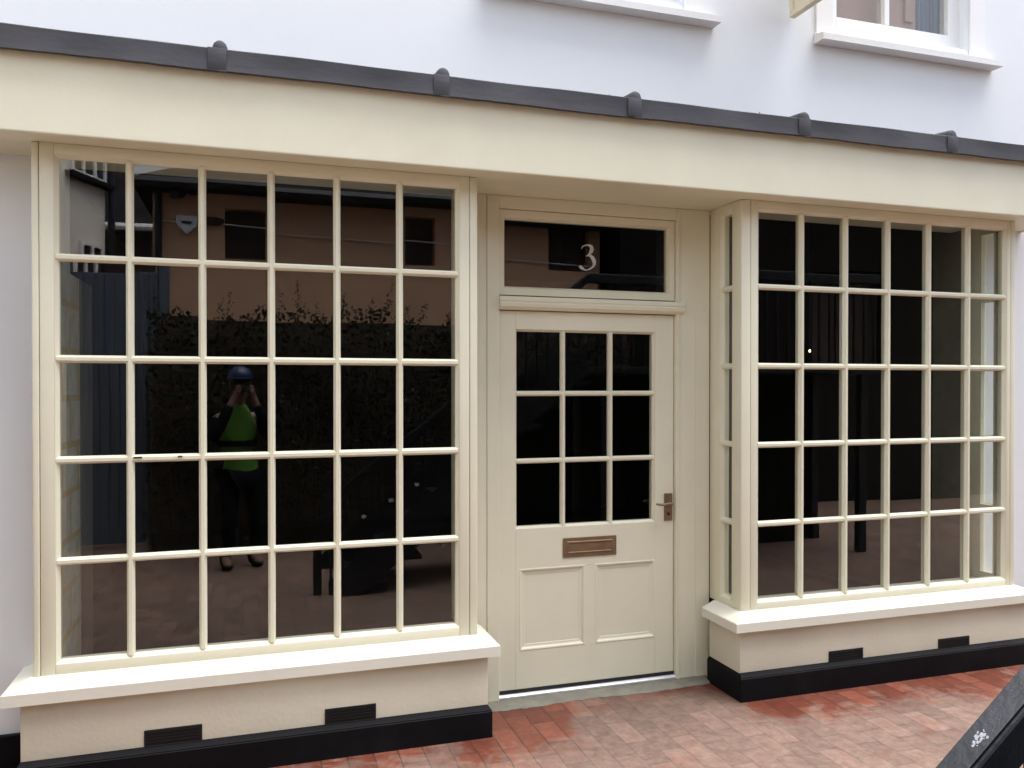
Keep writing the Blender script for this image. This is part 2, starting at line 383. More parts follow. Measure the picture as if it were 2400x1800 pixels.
# lead flashing: drip face, gently wavy lower edge, slope up to the wall
lead_front = -.192
g = G(); n = 140; x0, x1 = -1.26, 4.50
rows = []
for i in range(n + 1):
    x = x0 + (x1 - x0) * i / n
    w = .0016 * math.sin(x * 3.1 + .6) + .0011 * math.sin(x * 7.7) + random.uniform(-.0008, .0008)
    t = .0012 * math.sin(x * 4.3 + 1.) + .0009 * math.sin(x * 11.)
    f = .0022 * math.sin(x * 5.2) + .0012 * math.sin(x * 17.)
    rows.append([g.b.verts.new(p) for p in ((x, -.172 + f * .3, 2.880 + w), (x, lead_front - .004 + f, 2.879 + w), (x, lead_front + f * .7, 2.915), (x, lead_front - .001 - f * .6, 2.963 + t * .8),
                (x, lead_front + .004, 2.967 + t), (x, lead_front + .05, 2.973 + t), (x, .236, 3.010), (x, .236, 3.16), (x, .228, 3.16), (x, .228, 3.068))])
rows2 = []
for r_ in rows:
    pass
for A, Bq in zip(rows, rows[1:]):
    for k in range(6): g.b.faces.new((A[k], A[k + 1], Bq[k + 1], Bq[k]))
lead_o = None
for A in rows:
    for v in A[7:]: g.b.verts.remove(v)
lead_o = build(g, 'lead_flashing', M['lead'], B, smooth=16)
sol = lead_o.modifiers.new('thickness', 'SOLIDIFY'); sol.thickness = .004; sol.offset = -1
# rolls: rounded batten running back up the slope, nosed at the front, with its lap over the drip face
def roll_mesh():
    g = G(); prof = [(-.029, -.004), (-.028, .012), (-.022, .027), (-.011, .036), (0, .039), (.011, .036), (.022, .027), (.028, .012), (.029, -.004)]
    y0 = lead_front + .004
    st = [(y0, .86, -.002), (y0 + .004, .97, .0), (y0 + .012, 1., .001), (.22, 1., .0)]
    rings = []
    for y, k, dz in st:
        zb = 2.963 + (y - y0) * .105
        rings.append([g.b.verts.new((u * k, y, zb + v * k + dz)) for u, v in prof])
    for A, C in zip(rings, rings[1:]):
        for k in range(len(prof) - 1): g.b.faces.new((A[k], A[k + 1], C[k + 1], C[k]))
    g.b.faces.new(rings[0])
    # lap hanging over the drip
    g.box(-.046, .024, lead_front - .0062, lead_front - .003, 2.8795, 2.966, .002)
    g.box(-.015, .024, lead_front - .0085, lead_front + .004, 2.874, 2.8785, .001)
    return g
RX = [-1.085, -.174, .722, 1.627, 2.551, 3.478, 4.39]
g = roll_mesh(); roll = build(g, 'lead_roll', M['lead'], lead_o, smooth=50)
roll.location.x = RX[0]
for x in RX[1:]: dup(roll, (x - RX[0], 0, 0))
# thin fixing pins standing along the top of the lead, against the wall
g = G(); g.tube([(0, .225, 3.0), (0, .222, 3.125)], .0022, 6); pin = build(g, 'fixing_pin', M['rubber'], lead_o)
pin.location.x = .36
for x in (1.28, 1.68, 2.57, 2.76, 3.59, 3.94): dup(pin, (x - .36, 0, random.uniform(-.012, .008)))

# ------------------------------------------------------------------ bay windows
def muntin_profile(f=.0, w=1.):
    return [(-.006 * w, f), (.006 * w, f), (.0085 * w, .005), (.0135 * w, .011), (.0155 * w, .019), (.0155 * w, .0215), (.011 * w, .026), (.009 * w, .05), (-.009 * w, .05), (-.011 * w, .026), (-.0155 * w, .0215), (-.0155 * w, .019), (-.0135 * w, .011), (-.0085 * w, .005)]

def bevel_frame(g, x0, x1, z0, z1, w, y0, y1, side=None):
    """glazing rebate: four chamfered beads round an opening, thin edge outwards"""
    f = (lambda x, y, z: (x, y, z)) if side is None else side
    o = [(x0, z0), (x1, z0), (x1, z1), (x0, z1)]; i = [(x0 + w, z0 + w), (x1 - w, z0 + w), (x1 - w, z1 - w), (x0 + w, z1 - w)]
    A = [g.b.verts.new(f(x, y0, z)) for x, z in o]; Bv = [g.b.verts.new(f(x, y1, z)) for x, z in i]
    C = [g.b.verts.new(f(x, y1 + .028, z)) for x, z in i]; D = [g.b.verts.new(f(x, y1 + .028, z)) for x, z in o]
    for k in range(4):
        j = (k + 1) % 4
        g.b.faces.new((A[k], A[j], Bv[j], Bv[k])); g.b.faces.new((Bv[k], Bv[j], C[j], C[k])); g.b.faces.new((C[k], C[j], D[j], D[k]))

def panes(g, xs, zs, y, fn=None, amp=.0016):
    fn = fn or (lambda x, y, z: (x, y, z))
    for a, b in zip(xs, xs[1:]):
        for c, d in zip(zs, zs[1:]):
            tx, tz = random.uniform(-amp, amp), random.uniform(-amp, amp); mx, mz = (a + b) / 2, (c + d) / 2
            g.quad(*[fn(x, y + tx * (x - mx) + tz * (z - mz), z) for x, z in ((a, c), (b, c), (b, d), (a, d))])

def bay(X0, X1, XL, px, bars, ztop, zbot, sill_z, sill_x, riser_x, postw, lab):
    """X0..X1 outer faces; XL first glazing line; bars = heights of the four cross bars"""
    y = 0.; zt, zb = SOF + .005, sill_z + .03
    il, ir = XL + .005, XL + 6 * px - .005
    g = G()
    # corner posts (rounded outer arris, quirk line), casings, head, bottom rail
    for s, e0, e1 in ((-1, X0, X0 + postw[0]), (1, X1 - postw[1], X1)):
        g.box(e0, e1, y, .088, zb, zt, .006, 3)
    cl0, cl1 = X0 + postw[0] + .0025, il; cr0, cr1 = ir, X1 - postw[1] - .0025
    g.box(cl0, cl1 - .0005, y + .002, .055, zb, zt, .002); g.box(cr0 + .0005, cr1, y + .002, .055, zb, zt, .002)
    g.box(cl1, cr0, y + .0022, .055, ztop + .012, zt, .0015); g.box(cl1, cr0, y + .0022, .055, zb, zbot - .012, .0015)
    bevel_frame(g, il, ir, zbot - .013, ztop + .013, .0145, y + .003, y + .020)
    # reed lines on the wide casing
    # return sides: rear stile, head, bottom rail (left return of the right bay is seen, so both get them)
    for xo, d in ((X0, 1), (X1, -1)):
        a, b = sorted((xo + d * .002, xo + d * .05))
        g.box(a, b, .200, .2997, zb, zt, .0015)
        g.box(a + .0005, b - .0005, .0885, .1995, ztop + .012, zt, .001); g.box(a + .0005, b - .0005, .0885, .1995, zb, zbot - .012, .001)
        fn = (lambda xo, d: (lambda u, dep, z: (xo + d * dep, u, z)))(xo, d)
        bevel_frame(g, .089, .1995, zbot - .013, ztop + .013, .012, .004, .021, fn)
    win = build(g, 'bay_window', M['cream'], B, smooth=35, label=lab)
    # glazing bars
    g = G(); P = muntin_profile()
    for i in range(1, 6): g.prism(P, (lambda x: (lambda u, v, t: (x + u, y + .002 + v, t)))(XL + i * px), zbot - .004, ztop + .004)
    Q = muntin_profile(.0012)
    for z in bars:
        g.prism(Q, (lambda z: (lambda u, v, t: (t, y + .002 + v, z + u)))(z), il + .004, ir - .004)
        for xo, d in ((X0, 1), (X1, -1)):
            g.prism(Q, (lambda z, xo, d: (lambda u, v, t: (xo + d * (.004 + v), t, z + u)))(z, xo, d), .092, .197)
    build(g, 'glazing_bars', M['cream'], win, smooth=35)
    g = G(); xs = [il + .002] + [XL + i * px for i in range(1, 6)] + [ir - .002]; zs = [zbot - .01] + sorted(bars) + [ztop + .01]
    panes(g, xs, zs, y + .0245, amp=.0028)
    panes(g, [.092, .197], zs, .026, (lambda xo: (lambda u, dep, z: (xo + dep, u, z)))(X0))
    panes(g, [.092, .197], zs, .026, (lambda xo: (lambda u, dep, z: (xo - dep, u, z)))(X1))
    build(g, 'glass', M['glass'], win)
    # sill: weathered top, square nosing, mitred returns
    g = G(); a, b = sill_x; yf = -.088; zl, zh, zk = sill_z - .049, sill_z, sill_z + .031
    ring = lambda z, i, yb, k=0.: [(a + i, yf + i, z), (b - i, yf + i, z), (b - i, yb, z), (a + i, yb, z)]
    lo = [g.b.verts.new(p) for p in ring(zl, 0, .2385)]; mi_ = [g.b.verts.new(p) for p in ring(zh - .004, 0, .2385)]; m2 = [g.b.verts.new(p) for p in ring(zh, .004, .2385)]
    hi = [g.b.verts.new(p) for p in ((X0 - .01, -.006, zk), (X1 + .01, -.006, zk), (X1 + .01, .2385, zk), (X0 - .01, .2385, zk))]
    g.b.faces.new(lo[::-1])
    for A, C in ((lo, mi_), (mi_, m2), (m2, hi)):
        for k in range(4): g.b.faces.new((A[k], A[(k + 1) % 4], C[(k + 1) % 4], C[k]))
    g.b.faces.new(hi)
    build(g, 'sill', M['cream_sill'], win)
    # stall riser, plinth, air bricks
    g = G(); g.box(riser_x[0], riser_x[1], -.05, .2385, GZ, sill_z - .0495, .004)
    ris = build(g, 'stall_riser', M['riser'], win, smooth=40)
    # plinth: square band with a sloping top, wrapped round the riser
    pa, pb = riser_x[0] - .012, riser_x[1] + .012
    g = G(); zt1, zt2 = .186, .206
    lo = [(pa, -.08), (pb, -.08), (pb, .237), (pa, .237)]; up = [(pa + .026 - .012, -.0515), (pb - .026 + .012, -.0515), (pb - .014, .237), (pa + .014, .237)]
    V0 = [g.b.verts.new((x, yy, GZ - .01)) for x, yy in lo]; V1 = [g.b.verts.new((x, yy, zt1)) for x, yy in lo]; V2 = [g.b.verts.new((x + (.0135 if x > 1 else -.0135) * 0, yy, zt2)) for x, yy in up]
    for A, C in ((V0, V1), (V1, V2)):
        for k in range(4): g.b.faces.new((A[k], A[(k + 1) % 4], C[(k + 1) % 4], C[k]))
    g.b.faces.new(V2)
    bmesh.ops.bevel(g.b, geom=[e for e in g.b.edges if all(abs(v.co.z - zt1) < 1e-5 for v in e.verts)], offset=.004, segments=2, affect='EDGES')
    build(g, 'plinth', M['black'], win, smooth=30)
    return win

def airbrick(win, x, z=.2):
    g = G(); w, h = .217, .072
    y0, y1 = -.056, -.046
    g.box(x + .001, x + w - .001, -.0515, -.0497, z + .001, z + h - .001)                            # back
    g.box(x, x + w, y0, -.0497, z + h - .016, z + h, .002); g.box(x, x + w, y0, -.0497, z - .001, z + .009, .002)
    g.box(x, x + .012, y0 + .0005, -.0497, z + .0095, z + h - .0165, .001); g.box(x + w - .012, x + w, y0 + .0005, -.0497, z + .0095, z + h - .0165, .001)
    for k in range(3): g.box(x + .0125, x + w - .0125, y0 + .001, -.0497, z + .019 + k * .0125, z + .024 + k * .0125, .0008)
    for k in range(14): g.box(x + .019 + k * .0135, x + .0235 + k * .0135, y0 + .0018, -.0497, z + .0097, z + h - .0167, .0008)
    build(g, 'air_brick', M['vent'], win)

W1 = bay(-.872, .923, -.798, .2735, [2.153, 1.753, 1.353, .953], 2.542, .5645, .481, (-.962, 1.006), (-.905, .958), (.025, .036),
         'left bay window with a large grid of panes reflecting the yard')
airbrick(W1, -.470); airbrick(W1, .235)
W2 = bay(2.312, 4.135, 2.4062, .27847, [2.158, 1.7506, 1.3433, .936], 2.543, .5465, .468, (2.230, 4.215), (2.274, 4.175), (.055, .034),
         'right bay window with its glazed return beside the door')
airbrick(W2, 2.808, .19); airbrick(W2, 3.530, .186)
# knocks in the putty of the third cross bar
for x, w_ in ((-.492, .020), (-.335, .011)):
    g = G(); g.box(x - w_, x + w_ * .6, -.0012, .004, 1.3555, 1.3612, .001); build(g, 'putty_knock', M['rubber'], W1)
# reflected stair marks painted as small grey spots behind the left window's panes
for x, z, r in ((.41, 1.071, .010), (.531, 1.139, .011), (.648, 1.205, .009), (.555, 1.262, .006)):
    g = G(); n = 9; vs = [g.b.verts.new((x + r * (1 + random.uniform(-.3, .3)) * math.cos(2 * math.pi * k / n), .0275, z + r * (1 + random.uniform(-.3, .3)) * math.sin(2 * math.pi * k / n))) for k in range(n)]
    g.b.faces.new(vs); build(g, 'reflection_spot', M['refl_spot'], W1)

# ------------------------------------------------------------------ doorway between the bays
PY = .300
g = G()
g.box(.9235, 1.0535, PY, .36, GZ + .006, SOF + .005, .002); 
g.box(.95, 1.026, PY - .005, PY - .0003, GZ + .006, 2.10, .0015); build(g, 'pilaster', M['cream'], B)
g = G(); g.box(2.135, 2.3115, PY, .36, GZ + .006, SOF + .005, .002); g.box(2.225, 2.300, PY - .005, PY - .0003, GZ + .006, 2.055, .0015)
build(g, 'pilaster', M['cream'], B)
g = G()
# jambs with a quirked edge, head over the fanlight
g.box(1.0545, 1.118, PY - .004, .40, GZ + .004, SOF + .005, .003); g.box(2.108, 2.134, PY - .004, .40, GZ + .004, SOF + .005, .003)
g.box(1.1185, 2.1075, PY - .002, .40, 2.533, SOF + .005, .002)
g.box(2.1165, 2.1225, PY - .010, PY - .0042, GZ + .004, 2.533, .002)
df = build(g, 'door_frame', M['cream'], B)
# transom: small cornice of two fillets and an ovolo
g = G(); prof = [(.36, 2.030), (PY - .006, 2.030), (PY - .012, 2.036), (PY - .024, 2.043), (PY - .029, 2.054), (PY - .029, 2.062), (PY - .022, 2.0655), (PY - .022, 2.069), (PY - .026, 2.073), (PY - .026, 2.094), (.36, 2.099)]
g.prism(prof, lambda u, v, t: (t, u, v), 1.115, 2.146)
build(g, 'transom', M['cream'], df, smooth=30)
# fanlight sash
g = G(); a0, a1, c0, c1 = 1.1215, 2.1045, 2.1035, 2.5305; yy = .311
g.box(a0, 1.146, yy, .35, c0, c1, .002); g.box(2.074, a1, yy, .35, c0, c1, .002); g.box(1.1462, 2.0738, yy + .0003, .35, c0, 2.140, .002); g.box(1.1462, 2.0738, yy + .0003, .35, 2.494, c1, .002)
bevel_frame(g, 1.1463, 2.0737, 2.1405, 2.4935, .008, yy + .002, yy + .020)
fan = build(g, 'fanlight', M['cream'], df)
g = G(); panes(g, [1.150, 2.070], [2.144, 2.490], .338, amp=.0005); build(g, 'fanlight_glass', M['glass'], df)
# the numeral 3: a stroke that swells and thins
pts = [(548, 520, 22), (535, 478, 26), (560, 425, 30), (615, 385, 34), (700, 358, 40), (770, 362, 66), (835, 410, 104), (858, 500, 122), (835, 590, 112), (790, 660, 70), (735, 720, 34), (672, 775, 24)]
pts2 = [(690, 752, 24), (740, 730, 44), (810, 745, 86), (880, 825, 112), (925, 930, 116), (930, 1020, 104), (905, 1110, 70), (840, 1190, 40), (745, 1250, 34), (660, 1272, 36), (600, 1245, 60), (545, 1205, 90), (490, 1155, 86), (462, 1125, 46)]
g = G()
for P_ in (pts, pts2):
    C_ = [Vector((1.559 + (p[0] - 440) / 550 * .100, 2.247 + (1290 - p[1]) / 950 * .136)) for p in P_]
    k = .1 / 550 / 2
    L_, R_ = [], []
    for i, p in enumerate(P_):
        d = (C_[min(i + 1, len(C_) - 1)] - C_[max(i - 1, 0)]).normalized(); nn = Vector((-d.y, d.x)) * p[2] * k
        L_.append(C_[i] + nn); R_.append(C_[i] - nn)
    def ring(i): return [g.b.verts.new((L_[i].x, .3372, L_[i].y)), g.b.verts.new((C_[i].x, .3345, C_[i].y)), g.b.verts.new((R_[i].x, .3372, R_[i].y))]
    rs = [ring(i) for i in range(len(P_))]
    for A, C2 in zip(rs, rs[1:]):
        for q in range(2): g.b.faces.new((A[q], A[q + 1], C2[q + 1], C2[q]))
build(g, 'house_number', M['silver'], df, smooth=60)

# door leaf
DY = .322; dx0, dx1, dz0, dz1 = 1.1225, 2.1045, .112, 2.0255
gx0, gx1, gz0, gz1 = 1.211, 1.994, .924, 1.934
g = G()
g.box(dx0, gx0, DY, DY + .044, dz0, dz1, .002); g.box(gx1, dx1, DY, DY + .044, dz0, dz1, .002)
g.box(gx0 + .0003, gx1 - .0003, DY + .0004, DY + .044, gz1, dz1, .001)
PZ0, PZ1 = .306, .718; P1 = (1.232, 1.588); P2 = (1.650, 2.018)
# lower half: rails and muntin round two sunk panels
g.box(gx0 + .0003, gx1 - .0003, DY + .0004, DY + .044, PZ1, gz0, .001); g.box(gx0 + .0003, gx1 - .0003, DY + .0004, DY + .044, dz0, PZ0, .001)
g.box(gx0 + .0003, P1[0], DY + .0004, DY + .044, PZ0, PZ1); g.box(P1[1], P2[0], DY + .0004, DY + .044, PZ0 + .0003, PZ1 - .0003)
bevel_frame(g, gx0 - .001, gx1 + .001, gz0 - .001, gz1 + .001, .011, DY + .001, DY + .018)
door = build(g, 'door', M['cream'], B, label='cream half glazed door with nine panes over two panels')
for a, b in (P1, (P2[0], gx1 - .0006)):
    g = G()
    # bolection moulding: raised ring falling to the sunk field
    levels = [(-.003, .0003), (.000, -.0014), (.004, -.0018), (.009, .0004), (.014, .0055), (.019, .0075), (.028, .0082), (.030, .0098)]
    rings = []
    for o_, dy in levels: rings.append([g.b.verts.new((x, DY + dy, z)) for x, z in ((a + o_, PZ0 + o_), (b - o_, PZ0 + o_), (b - o_, PZ1 - o_), (a + o_, PZ1 - o_))])
    for A, C2 in zip(rings, rings[1:]):
        for k in range(4): g.b.faces.new((A[k], A[(k + 1) % 4], C2[(k + 1) % 4], C2[k]))
    g.b.faces.new(rings[-1])
    build(g, 'door_panel', M['cream'], door)
g = G()
mx = [1.4715, 1.7385]; mz = [1.2655, 1.6090]
for x in mx: g.prism(muntin_profile(w=.85), (lambda x: (lambda u, v, t: (x + u, DY + .001 + v * .85, t)))(x), gz0 + .004, gz1 - .004)
for z in mz: g.prism(muntin_profile(.0012, w=.85), (lambda z: (lambda u, v, t: (t, DY + .001 + v * .85, z + u)))(z), gx0 + .004, gx1 - .004)
build(g, 'glazing_bars', M['cream'], door, smooth=35)
g = G(); panes(g, [gx0 + .002] + mx + [gx1 - .002], [gz0 + .002] + mz + [gz1 - .002], DY + .0215, amp=.001); build(g, 'glass', M['glass'], door)
# letter plate: flanged plate and a flap
g = G(); a, b, c, d = 1.466, 1.767, .763, .864
g.box(a, b, DY - .005, DY - .0005, c, d, .0015)
lv = [(.020, -.0052), (.024, -.0085), (.029, -.0085), (.032, -.0058)]
for (o0, q0), (o1, q1) in zip(lv, lv[1:]):
    A = [g.b.verts.new((x, DY + q0, z)) for x, z in ((a + o0, c + o0 * .9), (b - o0, c + o0 * .9), (b - o0, d - o0 * .9), (a + o0, d - o0 * .9))]
    C2 = [g.b.verts.new((x, DY + q1, z)) for x, z in ((a + o1, c + o1 * .9), (b - o1, c + o1 * .9), (b - o1, d - o1 * .9), (a + o1, d - o1 * .9))]
    for k in range(4): g.b.faces.new((A[k], A[(k + 1) % 4], C2[(k + 1) % 4], C2[k]))
build(g, 'letter_plate', M['brass'], door)
# lever handle on its backplate
g = G(); g.box(2.047, 2.095, DY - .008, DY - .0005, .926, 1.072, .002)
build(g, 'handle_plate', M['brass'], door)
g = G(); hz = 1.022
g.tube([(2.071, DY - .008, hz), (2.071, DY - .03, hz), (2.069, DY - .044, hz), (2.058, DY - .052, hz)], .0085, 10)
g.tube([(2.068, DY - .050, hz + .0005), (2.045, DY - .053, hz), (2.020, DY - .053, hz - .003), (1.995, DY - .051, hz - .001), (1.978, DY - .047, hz + .003)], [.0095, .0085, .0075, .0075, .0065], 10)
build(g, 'lever_handle', M['lever'], door, smooth=60)
g = G(); g.tube([(2.071, DY - .009, .962), (2.071, DY - .0078, .962)], .009, 12); build(g, 'keyhole', M['rubber'], door)
# threshold
g = G(); g.box(1.119, 2.107, .318, .40, .0953, .1117); build(g, 'door_seal', M['rubber'], B)
g = G(); g.prism([(.299, .079), (.299, .0865), (.3015, .0895), (.310, .0945), (.40, .0950), (.40, .079)], lambda u, v, t: (t, u, v), 1.1185, 2.1075); build(g, 'threshold_strip', M['alu'], B)
g = G(); n = 60; top = []
for i in range(n + 1):
    x = .952 + (2.285 - .952) * i / n; j = .014 * math.sin(x * 9) * random.uniform(.3, 1) + random.uniform(-.006, .006)
    top.append([g.b.verts.new(p) for p in ((x, .195 + j, GZ + .001), (x, .205 + j, GZ + .008 + random.uniform(-.002, .002)), (x, .26, .0775 + random.uniform(-.001, .001)), (x, .42, .0785))])
for A, C2 in zip(top, top[1:]):
    for k in range(3): g.b.faces.new((A[k], A[k + 1], C2[k + 1], C2[k]))
build(g, 'doorstep', M['concrete'], B, smooth=60)
# lining behind the frames so the doorway is closed
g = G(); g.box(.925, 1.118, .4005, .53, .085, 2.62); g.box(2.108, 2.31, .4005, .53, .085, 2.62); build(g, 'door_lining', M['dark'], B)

# ------------------------------------------------------------------ upper windows
def upper(dx, lab):
    x0, x1, z0, z1 = UPW[0]; x0 += dx; x1 += dx
    g = G(); ya, yb = .305, .37
    fw = .085
    g.box(x0 - .002, x0 + fw, ya, yb, z0 + .001, z1, .003); g.box(x1 - fw, x1 + .002, ya, yb, z0 + .001, z1, .003)
    xm = (x0 + x1) / 2 - .048
    g.box(x0 + fw + .0005, x1 - fw - .0005, ya + .0006, yb, z0 + .001, z0 + .102, .003); g.box(x0 + fw + .0005, x1 - fw - .0005, ya + .0006, yb, z1 - .085, z1, .003)
    g.box(xm - .017, xm + .017, ya + .001, yb, z0 + .1025, z1 - .0855, .003)
    w = build(g, 'upper_window', M['white'], B, label=lab)
    g = G(); panes(g, [x0 + fw - .005, xm, x1 - fw + .005], [z0 + .098, z1 - .08], .337, amp=.002); build(g, 'glass', M['glass_up'], w)
    # flat painted band round the opening
    g = G(); g.box(x1 + .001, x1 + .115, .226, .2395, 3.612, z1 + .115, .003); g.box(x0 - .115, x0 - .001, .226, .2395, 3.612, z1 + .115, .003); g.box(x0 - .0005, x1 + .0005, .2263, .2395, z1 + .001, z1 + .1145, .003)
    build(g, 'surround', M['white'], w)
    g = G(); a, b = 2.932 + dx, 4.217 + dx
    prof = [(.158, 3.553), (.158, 3.588), (.165, 3.592), (.2255, 3.606), (.304, 3.668), (.304, 3.553)]
    g.prism([(.158, 3.553), (.158, 3.588), (.165, 3.592), (.236, 3.608), (.236, 3.553)], lambda u, v, t: (t, u, v), a, b)
    g.prism([(.2365, 3.600), (.2365, 3.6085), (.304, 3.662), (.304, 3.600)], lambda u, v, t: (t, u, v), x0 + .001, x1 - .001)
    build(g, 'sill', M['sillw'], w, label=None)
    # what shows behind the panes
    g = G(); g.box(x0 + .02, x1 - .24, .40, .44, z0, z1); g.box(x1 - .33, x1 - .27, .385, .3995, z0 + .19, z1)
    build(g, 'cupboard', M['cupboard'], w)
    g = G(); n = 24
    A = []
    for i in range(n + 1):
        x = x1 - .235 + .24 * i / n; A.append([g.b.verts.new((x, .41 + .018 * math.sin(i * 1.9), z)) for z in (z0, z1)])
    for p, q in zip(A, A[1:]): g.b.faces.new((p[0], q[0], q[1], p[1]))
    build(g, 'curtain', M['curtain'], w, smooth=60)
upper(0, 'right upper window with its panes in view above the sill')
upper(-1.925, 'middle upper window of which only the sill shows')
g = G(); g.box(-4.2, 9.2, WY1, 9.5, 3.2, 3.3); build(g, 'upper_floor', M['floor'], B)

# projecting sign (hangs on the wall, a thing of its own)
sg = empty('projecting_sign', (2.765, .24, 3.66), 'cream projecting sign board seen edge on high on the white wall beside the upper window', 'sign')
g = G(); g.box(2.762, 2.790, -.52, .215, 3.664, 4.35, .003); build(g, 'board', M['signm'], sg)
g = G()
for z0, z1 in ((3.664, 3.690), (4.324, 4.350)): g.box(2.752, 2.7615, -.52, .215, z0, z1, .002)
g.box(2.752, 2.7615, .188, .215, 3.6905, 4.3235, .002); g.box(2.752, 2.7615, -.52, -.493, 3.6905, 4.3235, .002)
build(g, 'edge_moulding', M['signm'], sg)
for z in (3.86, 4.2):
    g = G(); g.box(2.768, 2.784, .2152, .2398, z, z + .04, .002); build(g, 'wall_bracket', M['rubber'], sg)

# lit bulb deep in the shop, seen through the right window
pl = empty('pendant_lamp', (3.893, 1.5, 2.95), 'small lit bulb hanging in the dark shop behind the right bay window', 'lamp')
g = G(); g.tube([(3.893, 1.5, 2.95), (3.893, 1.5, 1.955)], .003, 6); build(g, 'cord', M['rubber'], pl)
g = G(); g.tube([(3.893, 1.5, 1.955), (3.893, 1.5, 1.925)], .011, 10); build(g, 'lamp_holder', M['rubber'], pl)
g = G(); g.ell((3.893, 1.5, 1.910), .007, .007, .010, 12, 8); build(g, 'bulb', M['bulb'], pl, smooth=60)

# ------------------------------------------------------------------ the steel stair whose handrail enters the frame
st = empty('metal_staircase', (.5, -2.68, GZ), 'black steel outdoor staircase with a scuffed sloping handrail beside the camera', 'staircase')
RA, RB = Vector((.874, 0, 1.087)), Vector((1.053, 0, 1.228)); sl = (RB.z - RA.z) / (RB.x - RA.x)
rz = lambda x: RA.z + sl * (x - RA.x)
xe, xt = .42, 2.9
g = G(); yA, yB = -2.704, -2.650
h_ = .085
def slab(g, xa, xb, y0, y1, top, bot, bev=.004):
    p = [(xa, y0, rz(xa) + bot), (xb, y0, rz(xb) + bot), (xb, y1, rz(xb) + bot), (xa, y1, rz(xa) + bot), (xa, y0, rz(xa) + top), (xb, y0, rz(xb) + top), (xb, y1, rz(xb) + top), (xa, y1, rz(xa) + top)]
    n0 = len(g.b.edges); g.hexa(p); g.b.edges.ensure_lookup_table()
    if bev: bmesh.ops.bevel(g.b, geom=list(g.b.edges)[n0:], offset=bev, segments=3, affect='EDGES')
slab(g, xe, xt, yA, yB, 0, -h_, .007)
build(g, 'handrail', M['rail'], st, smooth=30)
lz = rz(xt)
g = G(); g.box(xt + .0005, 5.6, yA, yB, lz - h_, lz, .005); build(g, 'landing_rail', M['rail'], st)
g = G(); g.box(xe - .03, xe + .03, yA, yB, GZ, rz(xe) - .09, .003); build(g, 'newel_post', M['rail'], st)
bal = None
def balu(x, top, bot):
    g = G(); g.box(x - .008, x + .008, -2.692, -2.662, bot, top, .002); return build(g, 'baluster', M['rail'], st)
b0 = balu(.52, rz(.52) - h_ + .01, rz(.52) - .86)
k = 1
x = .52
while x + .105 < xt - .03:
    x += .105; c = b0.copy(); COL.objects.link(c); c.parent = st; c.matrix_parent_inverse = b0.matrix_parent_inverse.copy(); c.location = (x - .52, 0, rz(x) - rz(.52))
x = xt
while x + .115 < 5.55:
    x += .115; c = b0.copy(); COL.objects.link(c); c.parent = st; c.matrix_parent_inverse = b0.matrix_parent_inverse.copy(); c.location = (x - .52, 0, lz - rz(.52))
g = G(); slab(g, .5, xt, -2.640, -2.628, -.62, -.92, 0); slab(g, .5, xt, -3.552, -3.540, -.62, -.92, 0); build(g, 'stringer', M['rail'], st)
g = G()
for k in range(9):
    x0_ = .70 + k * .245; z_ = rz(x0_) - .80
    g.box(x0_, x0_ + .27, -3.539, -2.641, z_ - .04, z_, .003)
build(g, 'treads', M['rail'], st)
g = G(); g.box(xt, 5.6, -3.54, -2.641, lz - .92, lz - .86, .003)
for xx in (3.1, 5.5): g.box(xx - .04, xx + .04, -3.5, -3.42, GZ, lz - .921, .002); g.box(xx - .04, xx + .04, -2.78, -2.71, GZ, lz - .921, .002)
build(g, 'landing', M['rail'], st)
g = G(); g.box(1.75, 5.58, -3.536, -3.515, GZ, lz - .93, .002)  # added dark panel, keeps bright paving out of the right bay's reflections
for k in range(24): g.box(1.76 + k * .16, 1.772 + k * .16, -3.5148, -3.509, GZ, lz - .93, .001)
build(g, 'reflection_blocker', M['boards'], st)
# dried white splash on the rail
g = G(); cx = .935
for k in range(34):
    a_ = random.uniform(0, 6.28); rr = random.uniform(.2, 1.); u = cx + .013 * rr * math.cos(a_); yv = -2.680 + .010 * rr * math.sin(a_); r_ = random.uniform(.0008, .0027)
    n = 7; g.b.faces.new([g.b.verts.new((u + r_ * random.uniform(.6, 1.2) * math.cos(6.283 * q / n), yv + r_ * random.uniform(.6, 1.2) * math.sin(6.283 * q / n), rz(u) + sl * r_ * math.cos(6.283 * q / n) + .0006)) for q in range(n)])
build(g, 'white_splash', M['splash'], st)

# ------------------------------------------------------------------ across the yard (seen in the glass)
gw = G(); gw.box(-.92, 4.3, -4.95, -4.72, GZ, 2.30); tag(build(gw, 'garden_wall', M['brick']), 'dark brick garden wall buried behind the ivy hedge', 'wall')
sw = G(); sw.box(-2.2, -1.95, -3.4, -.02, GZ, 2.5); tag(build(sw, 'shade_wall', M['shade_wall_stone']), 'added unseen stone wall shading the shopfront from its left', 'wall')  # added out of view to shade the left end of the shopfront
hd = empty('ivy_hedge', (1.6, -4.5, GZ), 'dark overgrown ivy hedge along the garden wall with sprigs standing above it', 'hedge')
g = G()
def leaf(g, p, s):
    a = Vector((random.gauss(0, 1), random.gauss(0, 1), random.gauss(0, .7))).normalized(); b = a.orthogonal().normalized(); b.rotate(Matrix.Rotation(random.uniform(0, 6.28), 3, a)); c = a.cross(b)
    f = g.b.faces.new([g.b.verts.new(p + b * s), g.b.verts.new(p + c * s * .6), g.b.verts.new(p - b * s * .8), g.b.verts.new(p - c * s * .6)])
    f.material_index = 0 if random.random() < .78 else 1
topz = lambda x: 2.36 + .05 * math.sin(x * 2.3) + .04 * math.sin(x * 6.1 + 1) + .03 * math.sin(x * 17)
